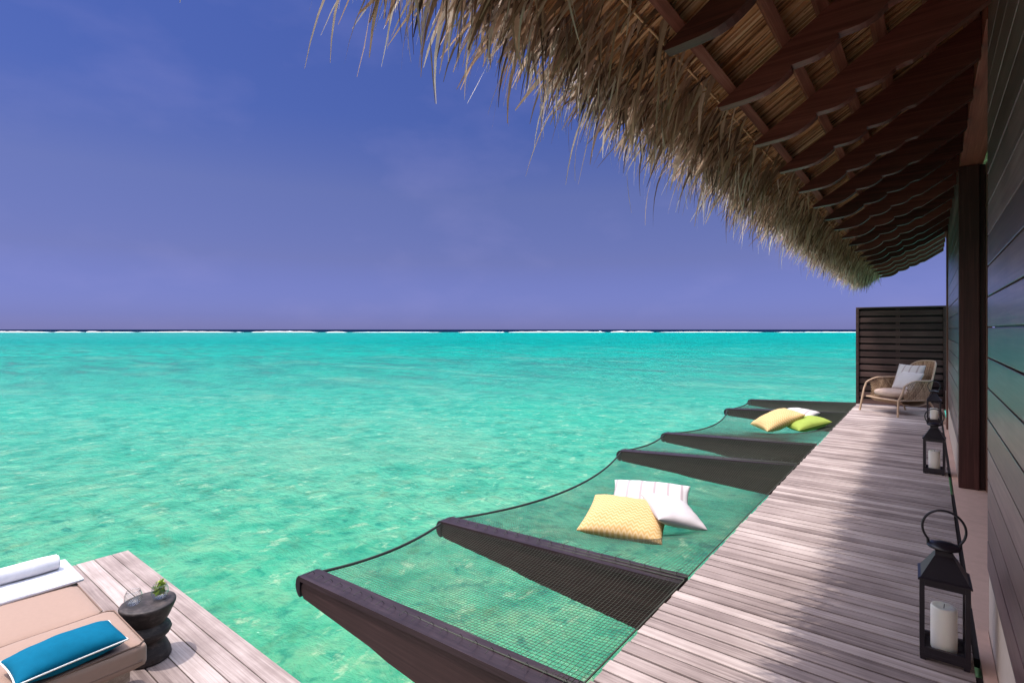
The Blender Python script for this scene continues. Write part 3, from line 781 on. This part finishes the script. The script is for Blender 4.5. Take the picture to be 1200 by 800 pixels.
# local frame: chair faces -Y
def top_curve(t):     # t -1..1 : around the back from right arm front to left arm front
    a_ = t*math.pi*.5
    x = .40*math.sin(a_)/1.0 if abs(t) < .72 else math.copysign(.40*math.sin(.72*math.pi/2)+(abs(t)-.72)*.12, t)
    y = .38*math.cos(a_)-.02 if abs(t) < .72 else .38*math.cos(.72*math.pi/2)-.02-(abs(t)-.72)*1.75
    z = .57+.30*max(0, 1-(abs(t)/.56)**3.6) if abs(t) < .56 else .57
    if abs(t) > .85: z = .57-((abs(t)-.85)/.15)**2*.09
    y += .13*max(0, 1-(abs(t)/.56)**2)
    return Vector((x, y, z))
def bot_curve(t):
    a_ = t*math.pi*.5
    x = .345*math.sin(a_) if abs(t) < .72 else math.copysign(.345*math.sin(.72*math.pi/2)+(abs(t)-.72)*.10, t)
    y = .28*math.cos(a_)-.02 if abs(t) < .72 else .28*math.cos(.72*math.pi/2)-.02-(abs(t)-.72)*1.72
    return Vector((x, y, .25))
b = MB()
NU, NV = 116, 12
sh = lambda u, v: bot_curve(u)*(1-v)+top_curve(u)*v + Vector((0, .03*math.sin(math.pi*v), 0))
for k in range(NU):                # lattice of crossing strands
    for dirn in (1, -1):
        pts = []
        for q in range(NV+1):
            u = -.96+1.92*k/(NU-1)+dirn*.10*(q/NV)
            if abs(u) > .97: continue
            pts.append(sh(u, q/NV))
        if len(pts) > 1: b.tube(pts, .0075, 4, random.random())
for v in np.linspace(.04, .96, 16):
    b.tube([sh(u, v) for u in np.linspace(-.96, .96, 40)], .004, 4, random.random())
b.build('woven_shell', M['rattan'], chair)
b = MB()
b.tube([top_curve(t) for t in np.linspace(-1, 1, 60)], .015, 8); b.tube([bot_curve(t) for t in np.linspace(-1, 1, 40)], .012, 8)
b.tube([bot_curve(-1), bot_curve(-1)*.5+bot_curve(1)*.5+Vector((0, -.05, 0)), bot_curve(1)], .013, 8)
# bowl under the seat
for k in range(52):
    x = -.32+.64*k/51; b.tube([(x, -.37, .26), (x*.92, -.27, .18), (x*.85, 0, .15), (x*.85, .2, .19), (x*.9, .24, .25)], .0055, 4)
b.build('frame', M['rattan2'], chair)
for sx in (-1, 1):
    b = MB(); tf = top_curve(sx); b.tube([tf+Vector((0, .01, .005)), tf+Vector((sx*.006, -.03, -.10)), (sx*.375, -.43, .25), (sx*.40, -.46, 0)], .016, 8); b.build('leg', M['rattan2'], chair)
    b = MB(); b.tube([(sx*.27, .18, .27), (sx*.32, .33, 0)], .014, 8); b.build('leg', M['rattan2'], chair)
b = MB(); g = []
for i in range(25):
    row = []
    for j in range(32):
        ph = math.pi*i/24-math.pi/2; th = 2*math.pi*j/32
        ce = math.copysign(abs(math.cos(ph))**.35, math.cos(ph)); r_ = ce
        cx = math.copysign(abs(math.cos(th))**.7, math.cos(th)); sy = math.copysign(abs(math.sin(th))**.7, math.sin(th))
        row.append((.305*cx*r_, -.08+.315*sy*r_, .335+.062*math.copysign(abs(math.sin(ph))**.7, math.sin(ph))+.012*(1-r_)))
    g.append(row)
b.grid(g, closev=True); b.build('seat_cushion', M['cushion'], chair)
def onchair(v): return chair.matrix_basis @ Vector(v)
bpy.context.view_layer.update()
rzc = R(-46)
def pillow_rot(tilt, extra): return (Matrix.Rotation(rzc+extra, 3, 'Z') @ Matrix.Rotation(R(tilt), 3, 'X')).to_euler()
pillow('pillow', .46, .44, .16, M['stripe'], onchair((-.07, .16, .60)), pillow_rot(68, .15), 'striped white pillow leaning on the back of the wicker armchair', seed=12)
pillow('pillow', .50, .34, .15, M['whitefab'], onchair((.06, .02, .54)), pillow_rot(58, -.12), 'plain white pillow in front on the seat of the wicker armchair', seed=14)

# ------------------------------------------------------------------ daybed on the lower deck
bed = empty('daybed', (-4.4, .45, ZD), 'low wooden daybed with thick tan mattress on the lower deck', 'daybed')
ZB = ZD+.33
def rbox(b, lo, hi, r=.03, tone=.5, puff=.012, n=14):
    """soft box : superellipsoid-like grid with rounded edges"""
    lo = Vector(lo); hi = Vector(hi); c = (lo+hi)/2; hs = (hi-lo)/2
    bm = bmesh.new(); bmesh.ops.create_cube(bm, size=2); bmesh.ops.subdivide_edges(bm, edges=bm.edges[:], cuts=n, use_grid_fill=True)
    for v in bm.verts:
        p = v.co.copy(); q = Vector([max(-hs[i]+r, min(hs[i]-r, math.copysign(abs(p[i])**.55, p[i])*hs[i])) for i in range(3)])
        full = Vector([math.copysign(abs(p[i])**.55, p[i])*hs[i] for i in range(3)])
        dl = full-q
        if dl.length > 1e-6: full = q+dl.normalized()*r
        k = (1-abs(p.x)**2)*(1-abs(p.y)**2)
        if p.z > .99: full.z += puff*k+.006*noise.noise(Vector((full.x*4, full.y*4, 1)))
        v.co = full+c
    n0 = len(b.v); bm.verts.index_update()
    b.v += [tuple(v.co) for v in bm.verts]
    for f_ in bm.faces: b.f.append(tuple(n0+v.index for v in f_.verts)); b.t.append(tone); b.sm.append(True)
    bm.free()
BI = -Vector(bed.location)
b = MB(); b.box((-5.34, -.45, ZB-.075), (-3.56, 1.02, ZB-.006), .5, bev=.006); b.box((-5.32, -.43, ZB-.13), (-3.6, .98, ZB-.078), .3, bev=.004)
b.build('base', M['bedwood'], bed, loc=BI)
for x, y in ((-3.68, .90), (-3.68, -.37), (-5.24, .90), (-5.24, -.37)):
    b = MB(); b.box((x-.04, y-.04, ZD+.001), (x+.04, y+.04, ZB-.132), .4, bev=.005); b.build('leg', M['bedwood'], bed, loc=BI)
b = MB(); rbox(b, (-5.36, -.5, ZB), (-4.115, 1.05, ZB+.125), .035)
mt = b.build('mattress', M['tan'], bed, loc=BI)
b = MB(); rbox(b, (-4.105, -.5, ZB), (-3.50, 1.09, ZB+.14), .035)
b.build('foot_cushion', M['tan'], bed, loc=BI)
zt_ = ZB+.125
for (x0, x1, y0, y1, zz) in ((-5.36, -4.115, -.5, 1.05, ZB+.122), (-4.105, -3.50, -.5, 1.09, ZB+.137)):
    for dz in (0, -.092):
        b = MB(); q = .012 if dz == 0 else .002
        b.tube([(x0+q+.03, y0+q, zz+dz), (x1-q-.03, y0+q, zz+dz), (x1-q, y0+q+.03, zz+dz), (x1-q, y1-q-.03, zz+dz), (x1-q-.03, y1-q, zz+dz), (x0+q+.03, y1-q, zz+dz), (x0+q, y1-q-.03, zz+dz), (x0+q, y0+q+.03, zz+dz)], .0042, 6, closed=True)
        b.build('piping', M['tanpipe'], bed, loc=BI)
# flat folded towel
b = MB(); rbox(b, (-5.23, -.35, zt_+.008), (-4.71, 1.075, zt_+.034), .012, puff=.004)
b.build('folded_towel', M['towel'], label='flat white folded towel spread across the tan mattress', cat='towel')
# rolled towel
b = MB(); g = []; N = 40; RR = .055
for i in range(15):
    yy = -.25+1.24*i/14; row = []
    for k in range(N):
        a_ = 2*math.pi*k/N; lip = .010*max(0, 1-((a_-2.0) % (2*math.pi))/1.6)
        r_ = RR*(1+.05*noise.noise(Vector((math.cos(a_)*1.5, math.sin(a_)*1.5, yy*5))))+lip
        rr_ = r_*(.90 if i in (0, 14) else 1)
        row.append((-5.03+rr_*math.cos(a_), yy, zt_+.088+rr_*.94*math.sin(a_)))
    g.append(row)
b.grid(g, closev=True)
for k, sg in ((0, -1), (14, 1)):      # coiled ends
    yy = -.25+1.24*k/14; c0 = (-5.03, zt_+.088)
    b.face([p for p in (g[k] if sg > 0 else g[k][::-1])])
    b.tube([(c0[0]+(.006+.046*t)*math.cos(t*24), yy+sg*.002, c0[1]+(.006+.044*t)*math.sin(t*24)) for t in np.linspace(0, 1, 80)], .0055, 5)
b.build('rolled_towel', M['towel'], label='rolled white towel lying on the flat folded towel', cat='towel')
p = pillow('bolster_pillow', .27, .47, .15, M['teal'], (-3.625, .75, ZB+.205), eul(x=0, y=4, z=4), 'long turquoise bolster pillow with white piping on the tan foot cushion', 'pillow', seed=20, piping=M['piping'], soft=.04)

# ------------------------------------------------------------------ stool and glasses
stool = empty('side_table', (-4.21, 1.31, ZD+.001), 'turned dark wood side table beside the daybed', 'side table')
b = MB()
pr = [(0, 0), (.150, 0), (.158, .012), (.150, .05), (.128, .095), (.108, .125), (.112, .135), (.150, .165), (.160, .185), (.150, .21), (.122, .238), (.120, .245)]
b.lathe([(q_*.87, z_) for q_, z_ in pr], n=48, wob=lambda th, z: .012*math.sin(3*th+z*9)+.006*math.sin(11*th)); b.build('pedestal', M['stool'], stool)
b = MB(); b.lathe([(q_*.87, z_) for q_, z_ in [(.121, .246), (.140, .27), (.172, .33), (.188, .362), (.190, .375), (.184, .383), (.165, .384), (0, .382)]], n=48, wob=lambda th, z: .010*math.sin(3*th+1)+.005*math.sin(13*th)); b.build('table_top', M['stool'], stool)
def tumbler(loc, label, herb):
    e = empty('drinking_glass', loc, label, 'glass')
    b = MB(); op = [(0, .002), (.022, .002), (.036, .012), (.045, .035), (.043, .058), (.034, .083), (.0325, .0835), (.0415, .058), (.0432, .035), (.034, .0145), (.02, .007), (0, .007)]
    b.lathe(op, n=36); b.build('bowl', M['glass'], e, merge=True); e.scale = (1.18, 1.18, 1.18)
    if herb:
        b = MB(); rn = random.Random(4)
        for k in range(90):
            a_ = rn.uniform(0, 6.28); r_ = rn.uniform(0, .030); z_ = rn.uniform(.030, .095); r_ *= 1 if z_ < .09 else .8
            c_ = Vector((r_*math.cos(a_), r_*math.sin(a_), z_)); d = Vector((rn.gauss(0, 1), rn.gauss(0, 1), rn.gauss(.5, 1))).normalized(); s_ = d.cross(Vector((rn.gauss(0, 1), 1, .3))).normalized(); L_ = rn.uniform(.013, .023)
            b.grid([[c_-d*L_, c_-d*L_*.3-s_*.006, c_+d*L_*.5-s_*.006, c_+d*L_], [c_-d*L_, c_-d*L_*.3+s_*.006, c_+d*L_*.5+s_*.006, c_+d*L_]], rn.random(), True)
        b.tube([(0, 0, .06), (.003, .002, .10), (-.002, .004, .118)], .0016, 5, .9)
        b.build('mint_sprig', M['leaf'], e)
    return e
tumbler((-4.235, 1.23, ZD+.386), 'clear empty tumbler on the left of the dark side table', False)
tumbler((-4.195, 1.375, ZD+.386), 'tumbler filled with green mint on the right of the dark side table', True)
